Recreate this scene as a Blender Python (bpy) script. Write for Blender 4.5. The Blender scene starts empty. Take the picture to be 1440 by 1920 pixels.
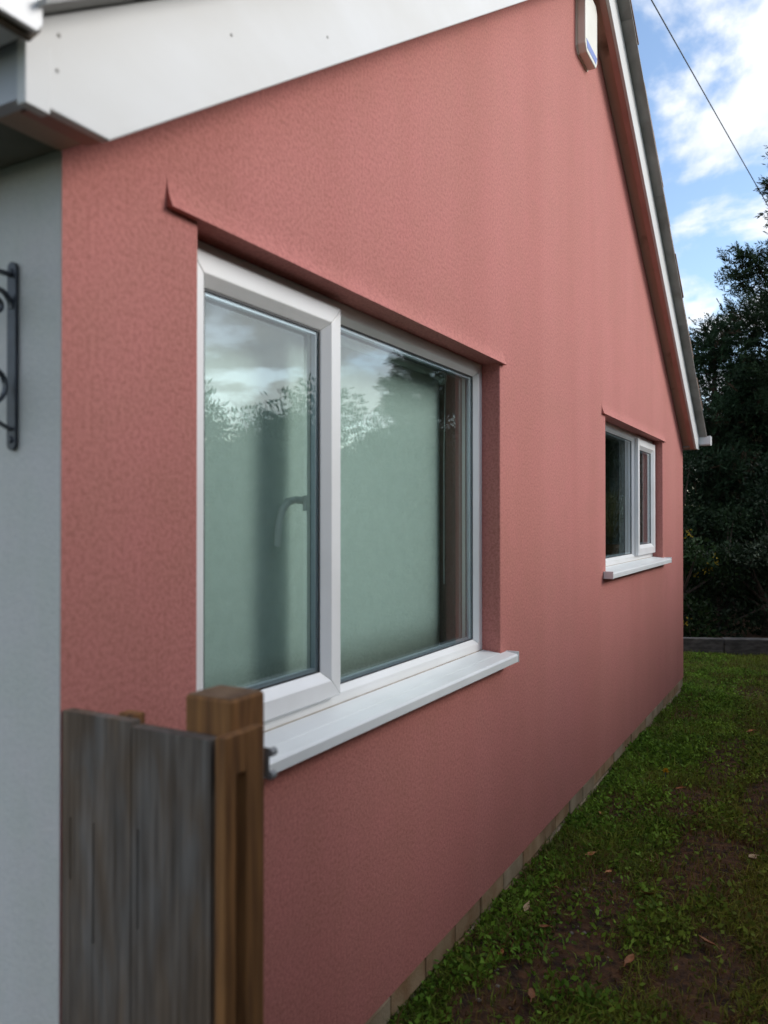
import bpy, bmesh, math, random
import numpy as np
from mathutils import Vector, Matrix

rng = np.random.default_rng(7)
random.seed(7)
R = math.radians
scene = bpy.context.scene
COL = scene.collection

# ------------------------------------------------------------------ camera
cam_d = bpy.data.cameras.new('camera')
cam = bpy.data.objects.new('camera', cam_d)
COL.objects.link(cam)
CAM = Vector((-0.88, -1.09, 1.55))
YAW = R(29.1)                      # optical axis, measured from the gable wall
cam.location = CAM
cam.rotation_euler = (R(90.46), 0, YAW - R(90))
cam_d.sensor_fit = 'VERTICAL'
cam_d.sensor_height = 36
cam_d.sensor_width = 27
cam_d.lens = 28.125
cam_d.clip_start = 0.02
cam_d.clip_end = 1000
cam_d.dof.use_dof = True
cam_d.dof.focus_distance = 4.2
cam_d.dof.aperture_fstop = 3.2
scene.camera = cam

# ------------------------------------------------------------------ sky and sun
SUN_AZ, SUN_EL = R(-56), R(27)      # azimuth from +X
world = bpy.data.worlds.new('World')
scene.world = world
world.use_nodes = True
wn, wl = world.node_tree.nodes, world.node_tree.links
wn.clear()
w_out = wn.new('ShaderNodeOutputWorld')
w_bg = wn.new('ShaderNodeBackground')
w_bg.inputs['Strength'].default_value = 1.0
sky = wn.new('ShaderNodeTexSky')
sky.sky_type = 'NISHITA'
sky.sun_disc = False
sky.sun_elevation = SUN_EL
sky.sun_rotation = math.pi / 2 - SUN_AZ
sky.air_density = 1.0
sky.dust_density = 0.6
sky.ozone_density = 1.6
sky_gain = wn.new('ShaderNodeVectorMath'); sky_gain.operation = 'SCALE'
sky_gain.inputs['Scale'].default_value = 0.125
wl.new(sky.outputs[0], sky_gain.inputs[0])
# clouds: noise on a flat cloud deck seen from below
tc = wn.new('ShaderNodeTexCoord')
sep = wn.new('ShaderNodeSeparateXYZ'); wl.new(tc.outputs['Generated'], sep.inputs[0])
def wmath(op, a, b=None):
    n = wn.new('ShaderNodeMath'); n.operation = op
    for i, v in enumerate((a, b)):
        if v is None: continue
        if isinstance(v, (int, float)): n.inputs[i].default_value = v
        else: wl.new(v, n.inputs[i])
    return n.outputs[0]
zz = wmath('ADD', wmath('MAXIMUM', sep.outputs[2], 0.0), 0.22)
comb = wn.new('ShaderNodeCombineXYZ')
wl.new(wmath('DIVIDE', sep.outputs[0], zz), comb.inputs[0])
wl.new(wmath('DIVIDE', sep.outputs[1], zz), comb.inputs[1])
cn = wn.new('ShaderNodeTexNoise')
cn.inputs['Scale'].default_value = 2.3
cn.inputs['Detail'].default_value = 9
cn.inputs['Roughness'].default_value = 0.56
cn.inputs['Distortion'].default_value = 0.35
cmap = wn.new('ShaderNodeMapping')
cmap.inputs['Location'].default_value = (4.4, 3.3, 0.0)
wl.new(comb.outputs[0], cmap.inputs[0]); wl.new(cmap.outputs[0], cn.inputs['Vector'])
cr = wn.new('ShaderNodeValToRGB')
cr.color_ramp.elements[0].position = 0.44
cr.color_ramp.elements[1].position = 0.57
cr.color_ramp.interpolation = 'EASE'
wl.new(cn.outputs['Fac'], cr.inputs[0])
cn2 = wn.new('ShaderNodeTexNoise'); cn2.inputs['Scale'].default_value = 2.6; cn2.inputs['Detail'].default_value = 5
wl.new(cmap.outputs[0], cn2.inputs['Vector'])
ccol = wn.new('ShaderNodeMixRGB')
ccol.inputs[1].default_value = (0.52, 0.55, 0.60, 1)
ccol.inputs[2].default_value = (0.64, 0.65, 0.66, 1)
cr2 = wn.new('ShaderNodeValToRGB')
cr2.color_ramp.elements[0].position = 0.35
cr2.color_ramp.elements[1].position = 0.6
wl.new(cn2.outputs['Fac'], cr2.inputs[0]); wl.new(cr2.outputs[0], ccol.inputs[0])
wmix = wn.new('ShaderNodeMixRGB')
wl.new(cr.outputs[0], wmix.inputs[0]); wl.new(sky_gain.outputs[0], wmix.inputs[1]); wl.new(ccol.outputs[0], wmix.inputs[2])
wl.new(wmix.outputs[0], w_bg.inputs['Color']); wl.new(w_bg.outputs[0], w_out.inputs['Surface'])

sun_d = bpy.data.lights.new('sun', 'SUN')
sun_d.energy = 1.3
sun_d.angle = R(26)
sun_d.color = (1.0, 0.97, 0.93)
sun = bpy.data.objects.new('sun', sun_d)
COL.objects.link(sun)
sv = Vector((math.cos(SUN_AZ) * math.cos(SUN_EL), math.sin(SUN_AZ) * math.cos(SUN_EL), math.sin(SUN_EL)))
sun.rotation_euler = sv.to_track_quat('Z', 'Y').to_euler()
sun.location = (6, -6, 9)

scene.view_settings.view_transform = 'Standard'
scene.view_settings.look = 'None'
scene.view_settings.exposure = 0.92
scene.view_settings.gamma = 1.0
scene.render.engine = 'CYCLES'
scene.cycles.use_denoising = True
scene.cycles.max_bounces = 8
scene.cycles.transparent_max_bounces = 16
scene.cycles.sample_clamp_indirect = 6.0

# ------------------------------------------------------------------ helpers
def tag(o, label=None, cat=None, group=None, kind=None):
    if label: o['label'] = label
    if cat: o['category'] = cat
    if group: o['group'] = group
    if kind: o['kind'] = kind
    return o

def empty(name, loc, label, cat, group=None):
    o = bpy.data.objects.new(name, None)
    o.empty_display_size = 0.1
    o.location = loc
    COL.objects.link(o)
    return tag(o, label, cat, group)

def world_loc(o):
    v = Vector(o.location)
    if o.parent: v = v + world_loc(o.parent)
    return v

def link(name, me, mat, parent=None, loc=(0, 0, 0), rot=None):
    """loc is in world space; no ancestor is rotated."""
    o = bpy.data.objects.new(name, me)
    if mat is not None and not me.materials: me.materials.append(mat)
    COL.objects.link(o)
    if parent is not None:
        o.parent = parent
        o.location = Vector(loc) - world_loc(parent)
    else:
        o.location = loc
    if rot is not None: o.rotation_euler = rot
    return o

class MB:
    """collects shapes into one mesh; verts in world space"""
    def __init__(s): s.v, s.f = [], []
    def add(s, vs, fs):
        n = len(s.v); s.v += [tuple(v) for v in vs]; s.f += [tuple(i + n for i in f) for f in fs]; return s
    def box(s, x0, x1, y0, y1, z0, z1):
        return s.add([(x0,y0,z0),(x1,y0,z0),(x1,y1,z0),(x0,y1,z0),(x0,y0,z1),(x1,y0,z1),(x1,y1,z1),(x0,y1,z1)],
                     [(0,3,2,1),(4,5,6,7),(0,1,5,4),(1,2,6,5),(2,3,7,6),(3,0,4,7)])
    def prism_y(s, poly, y0, y1):
        """poly: (x,z) list, counter-clockwise seen from -Y"""
        n = len(poly)
        vs = [(x, y0, z) for x, z in poly] + [(x, y1, z) for x, z in poly]
        fs = [tuple(range(n)), tuple(range(2*n-1, n-1, -1))]
        fs += [(i+n, (i+1) % n + n, (i+1) % n, i) for i in range(n)]
        return s.add(vs, fs)
    def prism_x(s, poly, x0, x1):
        """poly: (y,z) list, counter-clockwise seen from +X"""
        n = len(poly)
        vs = [(x1, y, z) for y, z in poly] + [(x0, y, z) for y, z in poly]
        fs = [tuple(range(n)), tuple(range(2*n-1, n-1, -1))]
        fs += [(i+n, (i+1) % n + n, (i+1) % n, i) for i in range(n)]
        return s.add(vs, fs)
    def tube(s, pts, rad, n=8, cap=True):
        pts = [Vector(p) for p in pts]
        if not hasattr(rad, '__len__'): rad = [rad] * len(pts)
        rings = []
        up = None
        for i, p in enumerate(pts):
            d = (pts[min(i+1, len(pts)-1)] - pts[max(i-1, 0)]).normalized()
            if up is None:
                up = d.cross(Vector((0.3, 0.5, 0.81)))
                if up.length < .05: up = d.cross(Vector((1, 0, 0)))
            up = (up - d * up.dot(d)).normalized()
            side = d.cross(up)
            rings.append([p + (up * math.cos(2*math.pi*k/n) + side * math.sin(2*math.pi*k/n)) * rad[i] for k in range(n)])
        vs = [v for r in rings for v in r]
        fs = []
        for i in range(len(pts) - 1):
            for k in range(n):
                a, b = i*n + k, i*n + (k+1) % n
                fs.append((a, b, b+n, a+n))
        if cap:
            fs.append(tuple(range(n-1, -1, -1))); fs.append(tuple(range((len(pts)-1)*n, len(pts)*n)))
        return s.add(vs, fs)
    def bar_ring(s, x0, x1, z0, z1, prof, gap=0.0):
        """mitred rectangular frame in the XZ plane; prof = closed list of (inset, y)"""
        n = len(prof)
        cs = [((x0, z0), (1, 1)), ((x1, z0), (-1, 1)), ((x1, z1), (-1, -1)), ((x0, z1), (1, -1))]
        for k in range(4):
            (ax, az), (asx, asz) = cs[k]; (bx, bz), (bsx, bsz) = cs[(k+1) % 4]
            dx, dz = (bx-ax), (bz-az); L = math.hypot(dx, dz); dx, dz = dx/L*gap, dz/L*gap
            vs = [(ax + asx*w + dx, y, az + asz*w + dz) for w, y in prof] + [(bx + bsx*w - dx, y, bz + bsz*w - dz) for w, y in prof]
            fs = [(i, (i+1) % n, (i+1) % n + n, i+n) for i in range(n)]
            fs += [tuple(range(n-1, -1, -1)), tuple(range(n, 2*n))]
            s.add(vs, fs)
        return s
    def build(s, name, mat, parent=None, bevel=0.0, seg=2, smooth=False, origin=None):
        o0 = Vector(origin) if origin is not None else (world_loc(parent) if parent is not None else Vector((0, 0, 0)))
        me = bpy.data.meshes.new(name)
        me.from_pydata([tuple(Vector(v) - o0) for v in s.v], [], s.f)
        bm = bmesh.new(); bm.from_mesh(me)
        bmesh.ops.recalc_face_normals(bm, faces=bm.faces)
        bm.to_mesh(me); bm.free()
        if smooth: me.shade_smooth()
        o = link(name, me, mat, parent, o0)
        if bevel:
            b = o.modifiers.new('bevel', 'BEVEL'); b.width = bevel; b.segments = seg
            b.limit_method = 'ANGLE'; b.angle_limit = R(35); b.harden_normals = False
        return o

def np_mesh(name, verts, faces, cols=None):
    """verts (n,3), faces (m,k), cols (n,3) -> mesh"""
    me = bpy.data.meshes.new(name)
    n, m, k = len(verts), len(faces), faces.shape[1]
    me.vertices.add(n); me.vertices.foreach_set('co', np.ascontiguousarray(verts, dtype=np.float32).ravel())
    me.loops.add(m*k); me.loops.foreach_set('vertex_index', np.ascontiguousarray(faces, dtype=np.int32).ravel())
    me.polygons.add(m); me.polygons.foreach_set('loop_start', np.arange(0, m*k, k, dtype=np.int32))
    me.polygons.foreach_set('loop_total', np.full(m, k, dtype=np.int32))
    me.update(calc_edges=True)
    if cols is not None:
        a = me.color_attributes.new('tint', 'FLOAT_COLOR', 'POINT')
        c4 = np.ones((n, 4), dtype=np.float32); c4[:, :3] = cols
        a.data.foreach_set('color', c4.ravel())
    return me

# ------------------------------------------------------------------ materials
def new_mat(name):
    m = bpy.data.materials.new(name); m.use_nodes = True
    nt = m.node_tree
    b = nt.nodes['Principled BSDF']
    return m, nt.nodes, nt.links, b

def noise_mat(name, c1, c2, scale=8, rough=0.7, detail=6, bump=0.0, bscale=None, bdist=0.004, stretch=(1, 1, 1), lo=0.35, hi=0.65, spec=0.5, rand=0.0):
    m, N, L, b = new_mat(name)
    t = N.new('ShaderNodeTexCoord'); mp = N.new('ShaderNodeMapping'); mp.inputs['Scale'].default_value = stretch
    L.new(t.outputs['Object'], mp.inputs[0])
    n = N.new('ShaderNodeTexNoise'); n.inputs['Scale'].default_value = scale; n.inputs['Detail'].default_value = detail
    L.new(mp.outputs[0], n.inputs['Vector'])
    r = N.new('ShaderNodeValToRGB'); r.color_ramp.elements[0].position = lo; r.color_ramp.elements[1].position = hi
    r.color_ramp.elements[0].color = (*c1, 1); r.color_ramp.elements[1].color = (*c2, 1)
    L.new(n.outputs['Fac'], r.inputs[0])
    outc = r.outputs[0]
    if rand:
        oi = N.new('ShaderNodeObjectInfo'); mr = N.new('ShaderNodeMapRange')
        mr.inputs['To Min'].default_value = 1 - rand; mr.inputs['To Max'].default_value = 1 + rand
        L.new(oi.outputs['Random'], mr.inputs['Value'])
        vm = N.new('ShaderNodeVectorMath'); vm.operation = 'SCALE'
        L.new(outc, vm.inputs[0]); L.new(mr.outputs[0], vm.inputs['Scale']); outc = vm.outputs[0]
        add = N.new('ShaderNodeVectorMath'); add.operation = 'ADD'
        sc = N.new('ShaderNodeMath'); sc.operation = 'MULTIPLY'; sc.inputs[1].default_value = 37.0
        L.new(oi.outputs['Random'], sc.inputs[0]); L.new(t.outputs['Object'], add.inputs[0]); L.new(sc.outputs[0], add.inputs[1]); L.new(add.outputs[0], mp.inputs[0])
    L.new(outc, b.inputs['Base Color'])
    b.inputs['Roughness'].default_value = rough
    b.inputs['Specular IOR Level'].default_value = spec
    if bump:
        n2 = N.new('ShaderNodeTexNoise'); n2.inputs['Scale'].default_value = bscale or scale*4; n2.inputs['Detail'].default_value = 5
        L.new(mp.outputs[0], n2.inputs['Vector'])
        bp = N.new('ShaderNodeBump'); bp.inputs['Strength'].default_value = bump; bp.inputs['Distance'].default_value = bdist
        L.new(n2.outputs['Fac'], bp.inputs['Height']); L.new(bp.outputs[0], b.inputs['Normal'])
    return m

def render_wall_mat(name, base, speck, streak):
    """fine textured masonry render: grain, small colour speckle, faint vertical weather streaks"""
    m, N, L, b = new_mat(name)
    t = N.new('ShaderNodeTexCoord')
    g = N.new('ShaderNodeTexNoise'); g.inputs['Scale'].default_value = 260; g.inputs['Detail'].default_value = 3; g.inputs['Roughness'].default_value = .65
    L.new(t.outputs['Object'], g.inputs['Vector'])
    g2 = N.new('ShaderNodeTexNoise'); g2.inputs['Scale'].default_value = 105; g2.inputs['Detail'].default_value = 3
    L.new(t.outputs['Object'], g2.inputs['Vector'])
    big = N.new('ShaderNodeTexNoise'); big.inputs['Scale'].default_value = 1.1; big.inputs['Detail'].default_value = 4
    L.new(t.outputs['Object'], big.inputs['Vector'])
    mp = N.new('ShaderNodeMapping'); mp.inputs['Scale'].default_value = (3.2, 3.2, .38); L.new(t.outputs['Object'], mp.inputs[0])
    st = N.new('ShaderNodeTexNoise'); st.inputs['Scale'].default_value = 1.0; st.inputs['Detail'].default_value = 5; L.new(mp.outputs[0], st.inputs['Vector'])
    r1 = N.new('ShaderNodeValToRGB'); r1.color_ramp.elements[0].position = .36; r1.color_ramp.elements[1].position = .57
    r1.color_ramp.elements[0].color = (*speck, 1); r1.color_ramp.elements[1].color = (*base, 1)
    gm = N.new('ShaderNodeMath'); gm.operation = 'MULTIPLY_ADD'; gm.inputs[1].default_value = .55
    gs = N.new('ShaderNodeMath'); gs.operation = 'MULTIPLY'; gs.inputs[1].default_value = .45
    L.new(g.outputs['Fac'], gs.inputs[0]); L.new(g2.outputs['Fac'], gm.inputs[0]); L.new(gs.outputs[0], gm.inputs[2])
    L.new(gm.outputs[0], r1.inputs[0])
    r2 = N.new('ShaderNodeValToRGB'); r2.color_ramp.elements[0].position = .38; r2.color_ramp.elements[1].position = .60
    r2.color_ramp.elements[0].color = (*streak, 1); r2.color_ramp.elements[1].color = (1, 1, 1, 1)
    L.new(st.outputs['Fac'], r2.inputs[0])
    mx = N.new('ShaderNodeMixRGB'); mx.blend_type = 'MULTIPLY'; mx.inputs[0].default_value = 1
    L.new(r1.outputs[0], mx.inputs[1]); L.new(r2.outputs[0], mx.inputs[2])
    r3 = N.new('ShaderNodeValToRGB'); r3.color_ramp.elements[0].position = .36; r3.color_ramp.elements[1].position = .64
    r3.color_ramp.elements[0].color = (.95, .98, .94, 1); r3.color_ramp.elements[1].color = (1.03, 1.0, 1.02, 1)
    bm2 = N.new('ShaderNodeTexNoise'); bm2.inputs['Scale'].default_value = 9; bm2.inputs['Detail'].default_value = 6; L.new(t.outputs['Object'], bm2.inputs['Vector'])
    bad = N.new('ShaderNodeMath'); bad.operation = 'ADD'; L.new(big.outputs['Fac'], bad.inputs[0]); L.new(bm2.outputs['Fac'], bad.inputs[1])
    bhf = N.new('ShaderNodeMath'); bhf.operation = 'MULTIPLY'; bhf.inputs[1].default_value = .5; L.new(bad.outputs[0], bhf.inputs[0])
    L.new(bhf.outputs[0], r3.inputs[0])
    mx2 = N.new('ShaderNodeMixRGB'); mx2.blend_type = 'MULTIPLY'; mx2.inputs[0].default_value = 1
    L.new(mx.outputs[0], mx2.inputs[1]); L.new(r3.outputs[0], mx2.inputs[2])
    L.new(mx2.outputs[0], b.inputs['Base Color'])
    b.inputs['Roughness'].default_value = .85; b.inputs['Specular IOR Level'].default_value = .25
    ad = N.new('ShaderNodeMath'); ad.operation = 'ADD'; L.new(g.outputs['Fac'], ad.inputs[0]); L.new(g2.outputs['Fac'], ad.inputs[1])
    bp = N.new('ShaderNodeBump'); bp.inputs['Strength'].default_value = .5; bp.inputs['Distance'].default_value = .0018
    L.new(ad.outputs[0], bp.inputs['Height']); L.new(bp.outputs[0], b.inputs['Normal'])
    return m

def plain(name, c, rough=.5, metal=0.0, spec=.5):
    m, N, L, b = new_mat(name)
    b.inputs['Base Color'].default_value = (*c, 1); b.inputs['Roughness'].default_value = rough
    b.inputs['Metallic'].default_value = metal; b.inputs['Specular IOR Level'].default_value = spec
    return m

def foliage_mat(name, transl=.25, rough=.55):
    m, N, L, b = new_mat(name)
    a = N.new('ShaderNodeAttribute'); a.attribute_name = 'tint'
    L.new(a.outputs['Color'], b.inputs['Base Color'])
    b.inputs['Roughness'].default_value = rough; b.inputs['Specular IOR Level'].default_value = .14
    tr = N.new('ShaderNodeBsdfTranslucent'); L.new(a.outputs['Color'], tr.inputs['Color'])
    mx = N.new('ShaderNodeMixShader'); mx.inputs[0].default_value = transl
    L.new(b.outputs[0], mx.inputs[1]); L.new(tr.outputs[0], mx.inputs[2])
    L.new(mx.outputs[0], N['Material Output'].inputs['Surface'])
    return m

def glass_mat(name, tint=(.90, .96, .94), f0=.125):
    """thin window glass: mirror reflection by Schlick's Fresnel over clear transmission"""
    m, N, L, b = new_mat(name)
    N.remove(b)
    geo = N.new('ShaderNodeNewGeometry')
    dt = N.new('ShaderNodeVectorMath'); dt.operation = 'DOT_PRODUCT'
    L.new(geo.outputs['Incoming'], dt.inputs[0]); L.new(geo.outputs['Normal'], dt.inputs[1])
    def mt(op, a, bb=None):
        n = N.new('ShaderNodeMath'); n.operation = op
        for i, v in enumerate((a, bb)):
            if v is None: continue
            if isinstance(v, (int, float)): n.inputs[i].default_value = v
            else: L.new(v, n.inputs[i])
        return n.outputs[0]
    c = mt('ABSOLUTE', dt.outputs['Value'])
    f = mt('ADD', mt('MULTIPLY', mt('POWER', mt('SUBTRACT', 1.0, c), 4.0), 1 - f0), f0)
    tr = N.new('ShaderNodeBsdfTransparent'); tr.inputs['Color'].default_value = (*tint, 1)
    gl = N.new('ShaderNodeBsdfGlossy'); gl.inputs['Roughness'].default_value = 0.0; gl.inputs['Color'].default_value = (.95, .98, .98, 1)
    mx = N.new('ShaderNodeMixShader'); L.new(f, mx.inputs[0]); L.new(tr.outputs[0], mx.inputs[1]); L.new(gl.outputs[0], mx.inputs[2])
    L.new(mx.outputs[0], N['Material Output'].inputs['Surface'])
    return m

M = {}
M['pink'] = render_wall_mat('pink_render', (.545, .215, .187), (.39, .142, .121), (.95, .93, .92))
M['pink_paint'] = noise_mat('pink_masonry_paint', (.46, .24, .20), (.54, .29, .24), 6, .75, bump=.15, bscale=60, bdist=.002)
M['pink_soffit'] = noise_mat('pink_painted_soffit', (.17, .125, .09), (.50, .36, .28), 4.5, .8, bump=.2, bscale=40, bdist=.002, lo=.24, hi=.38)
M['cream_wall'] = render_wall_mat('white_painted_wall', (.61, .605, .595), (.57, .57, .565), (.90, .90, .86))
M['upvc'] = noise_mat('white_upvc', (.82, .82, .80), (.88, .88, .87), 5, .3, bump=.0)
M['board_white'] = noise_mat('white_bargeboard', (.60, .595, .57), (.66, .665, .66), 2.2, .5, bump=.12, bscale=30, bdist=.002, stretch=(1, 1, 2))
M['sill_white'] = noise_mat('white_sill', (.72, .74, .73), (.80, .82, .81), 3, .38, lo=.3, hi=.6)
M['grime'] = noise_mat('joint_grime', (.20, .14, .09), (.40, .32, .24), 30, .9)
M['gasket'] = plain('black_rubber', (.012, .013, .015), .5)
M['spacer'] = plain('aluminium_spacer', (.42, .48, .55), .4, .6)
M['glass'] = glass_mat('window_glass')
M['blind'] = noise_mat('blind_fabric', (.64, .69, .655), (.68, .73, .695), 30, .85)
M['plaster'] = noise_mat('room_plaster', (.42, .36, .31), (.48, .42, .36), 3, .9)
M['reveal_in'] = noise_mat('inner_reveal_paint', (.36, .26, .22), (.42, .31, .26), 3, .8)
M['carpet'] = noise_mat('carpet', (.10, .09, .08), (.14, .12, .10), 40, .95)
M['cement'] = noise_mat('cement_undercloak', (.26, .25, .23), (.38, .37, .35), 7, .9, bump=.25, bscale=60, bdist=.003, rand=.08)
M['mortar'] = noise_mat('verge_mortar', (.30, .24, .18), (.46, .40, .32), 20, .95, bump=.6, bscale=70, bdist=.006)
M['tile'] = noise_mat('concrete_tile', (.13, .08, .055), (.24, .15, .10), 12, .9, bump=.5, bscale=90, bdist=.004, rand=.2)
M['fascia'] = noise_mat('fascia_board', (.42, .44, .48), (.52, .55, .60), 5, .45)
M['soffit_grey'] = noise_mat('grey_soffit', (.15, .15, .12), (.22, .21, .17), 5, .85)
M['gutter'] = noise_mat('white_gutter', (.66, .66, .65), (.76, .76, .76), 6, .35)
M['gutter_brown'] = noise_mat('dark_brown_gutter_lip', (.06, .045, .03), (.12, .09, .06), 20, .8)
M['brick'] = noise_mat('plinth_brick', (.26, .145, .07), (.37, .25, .145), 12, .92, bump=.5, bscale=120, bdist=.004, rand=.12)
M['brick_grey'] = noise_mat('cement_smeared_brick', (.24, .165, .095), (.37, .285, .19), 8, .95, bump=.6, bscale=90, bdist=.004, rand=.1)
M['joint'] = noise_mat('mortar_joint', (.20, .145, .095), (.31, .25, .185), 30, .95, bump=.4, bscale=120, bdist=.003)
M['wood_grey'] = noise_mat('weathered_fence_board', (.044, .034, .025), (.165, .146, .128), 5, .85, detail=7, bump=.7, bscale=10, bdist=.004, stretch=(14, 14, 1.0), lo=.22, hi=.80, rand=.15)
_n, _l = M['wood_grey'].node_tree.nodes, M['wood_grey'].node_tree.links
_p = _n['Principled BSDF']; _src = _p.inputs['Base Color'].links[0].from_socket
_tc = _n.new('ShaderNodeTexCoord'); _mp = _n.new('ShaderNodeMapping'); _mp.inputs['Scale'].default_value = (9, 9, 2.4)
_no = _n.new('ShaderNodeTexNoise'); _no.inputs['Scale'].default_value = 1.6; _no.inputs['Detail'].default_value = 4; _no.inputs['Distortion'].default_value = .8
_l.new(_tc.outputs['Object'], _mp.inputs[0]); _l.new(_mp.outputs[0], _no.inputs['Vector'])
_rp = _n.new('ShaderNodeValToRGB'); _rp.color_ramp.elements[0].position = .38; _rp.color_ramp.elements[1].position = .62
_rp.color_ramp.elements[0].color = (1.0, .82, .65, 1); _rp.color_ramp.elements[1].color = (1.12, 1.14, 1.18, 1)
_l.new(_no.outputs['Fac'], _rp.inputs[0])
_vm = _n.new('ShaderNodeMixRGB'); _vm.blend_type = 'MULTIPLY'; _vm.inputs[0].default_value = 1
_l.new(_src, _vm.inputs[1]); _l.new(_rp.outputs[0], _vm.inputs[2]); _l.new(_vm.outputs[0], _p.inputs['Base Color'])
M['wood_brown'] = noise_mat('treated_timber_post', (.080, .030, .007), (.275, .122, .034), 5, .8, detail=9, bump=.6, bscale=10, bdist=.003, stretch=(14, 14, 1.0), lo=.28, hi=.72)
M['wood_end'] = noise_mat('timber_end_grain', (.10, .055, .026), (.19, .12, .065), 26, .85, bump=.3, bdist=.002)
M['iron'] = noise_mat('black_wrought_iron', (.012, .016, .024), (.030, .038, .052), 40, .42, bump=.3, bscale=120, bdist=.001)
M['steel'] = plain('galvanised_steel', (.30, .31, .31), .55, .3)
M['nail'] = plain('dull_nail_head', (.36, .35, .33), .8)
M['alarm'] = noise_mat('cream_plastic', (.72, .70, .60), (.78, .76, .67), 10, .4)
M['alarm_blue'] = plain('blue_label_print', (.10, .18, .52), .4)
M['soil'] = noise_mat('lawn_soil', (.024, .011, .004), (.120, .056, .020), 26, .95, detail=8, bump=.9, bscale=70, bdist=.012)
M['far_ground'] = noise_mat('distant_grass', (.016, .026, .009), (.035, .050, .018), 3, .95, detail=9, bump=.7, bscale=40, bdist=.02)
M['bark'] = noise_mat('bark', (.035, .024, .017), (.085, .062, .045), 18, .95, bump=.7, bscale=40, bdist=.01, stretch=(1, 1, .3))
M['foliage'] = foliage_mat('foliage', .18)
M['grass'] = foliage_mat('grass_blades', .30, .6)
M['sleeper'] = noise_mat('weathered_sleeper', (.055, .05, .045), (.13, .12, .11), 10, .9, bump=.6, bscale=30, bdist=.006, stretch=(1, 1, 3), rand=.2)
M['dry_leaf'] = noise_mat('dry_leaf', (.30, .11, .035), (.50, .23, .09), 60, .7, rand=.35)
M['pale_leaf'] = noise_mat('pale_dry_leaf', (.46, .31, .17), (.60, .43, .26), 60, .7)
M['cable'] = plain('black_cable', (.07, .09, .12), .6)
M['terracotta'] = noise_mat('terracotta_pot', (.22, .10, .06), (.30, .15, .09), 20, .9)
M['curtain'] = noise_mat('net_curtain', (.40, .42, .43), (.52, .54, .55), 20, .9)
M['pebble'] = noise_mat('pebble', (.14, .12, .10), (.34, .31, .27), 9, .9)

# ------------------------------------------------------------------ house: dimensions
LW = 6.32                 # gable wall length
PITCH = 0.68
ZB = 2.14                 # bottom of bargeboards at the eaves
OV = 0.11                 # verge overhang
RB = 0.20                 # render stops here, plinth below
DEPTH = 8.0               # house length behind the gable
W1 = (0.323, 1.982, 1.040, 2.140)
W2 = (3.622, 5.370, 1.255, 2.130)
def roofline(x): return ZB + PITCH * min(x, LW - x)

house = empty('bungalow', (0, 0, .1), 'bungalow with salmon pink rendered gable wall, white bargeboards and white plastic windows', 'house')

# gable wall: one sheet of render with two window openings and their reveals
def wall_sheet(y, zlow, ztop_extra, flip):
    xs = [0, W1[0], W1[1], LW/2, W2[0], W2[1], LW]
    wins = {1: W1, 4: W2}
    def zs_at(x):
        r = [zlow]
        for w in (W1, W2):
            if x in (w[0], w[1]): r += [w[2], w[3]]
        r.append(roofline(x) + ztop_extra)
        return r
    vs, fs = [], []
    def poly(p):
        n = len(vs); vs.extend([(x, y, z) for x, z in p]); f = list(range(n, n+len(p)))
        fs.append(tuple(f[::-1] if flip else f))
    for i in range(6):
        a, b = xs[i], xs[i+1]
        if i in wins:
            w = wins[i]
            poly([(a, zlow), (b, zlow), (b, w[2]), (a, w[2])])
            poly([(a, w[3]), (b, w[3]), (b, roofline(b)+ztop_extra), (a, roofline(a)+ztop_extra)])
        else:
            poly([(a, z) for z in reversed(zs_at(a))] + [(b, z) for z in zs_at(b)])
    return vs, fs
mb = MB()
mb.add(*wall_sheet(0.0, RB, .12, False))
YF = 0.072                # window frames start here
for w in (W1, W2):
    x0, x1, z0, z1 = w
    ring = [(x0, z0), (x1, z0), (x1, z1), (x0, z1)]
    vs = [(x, 0.0, z) for x, z in ring] + [(x, YF + .05, z) for x, z in ring]
    mb.add(vs, [(i, i+4, (i+1) % 4 + 4, (i+1) % 4) for i in range(4)])
# return of the render round the far corner and a strip of the near corner
mb.add([(LW, 0, RB), (LW, 0, ZB+.12), (LW, DEPTH, ZB+.12), (LW, DEPTH, RB)], [(3, 2, 1, 0)])
me = bpy.data.meshes.new('gable_wall')
o0 = world_loc(house)
me.from_pydata([tuple(Vector(v) - o0) for v in mb.v], [], mb.f)
bm = bmesh.new(); bm.from_mesh(me)
bmesh.ops.remove_doubles(bm, verts=bm.verts, dist=.0002)
bmesh.ops.recalc_face_normals(bm, faces=bm.faces)
bm.to_mesh(me); bm.free()
gable = link('gable_wall', me, M['pink'], house, o0)
gable['label'] = 'salmon pink textured render'
bv = gable.modifiers.new('bevel', 'BEVEL'); bv.width = .006; bv.segments = 3; bv.limit_method = 'ANGLE'; bv.angle_limit = R(50)

# bell-cast drips over the windows and along the foot of the render
def drip(x0, x1, z, h, p, name):
    prof = []
    K = 7
    for k in range(K + 1):
        s = k / K
        prof.append((-p * (1 - s) ** 2.6, z + h * s))
    poly = [(0.004, z)] + prof + [(0.004, z + h)]
    return MB().prism_x(poly[::-1], x0, x1).build(name, M['pink'], gable, bevel=.0015, seg=2)
drip(W1[0] - .088, W1[1] + .035, W1[3] - .004, .080, .017, 'window_drip')
drip(W2[0] - .085, W2[1] + .075, W2[3] - .004, .080, .016, 'window_drip')
MB().box(.001, LW - .001, .0012, .03, RB + .0008, RB + .004).build('render_stop', M['pink'], gable)

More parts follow.
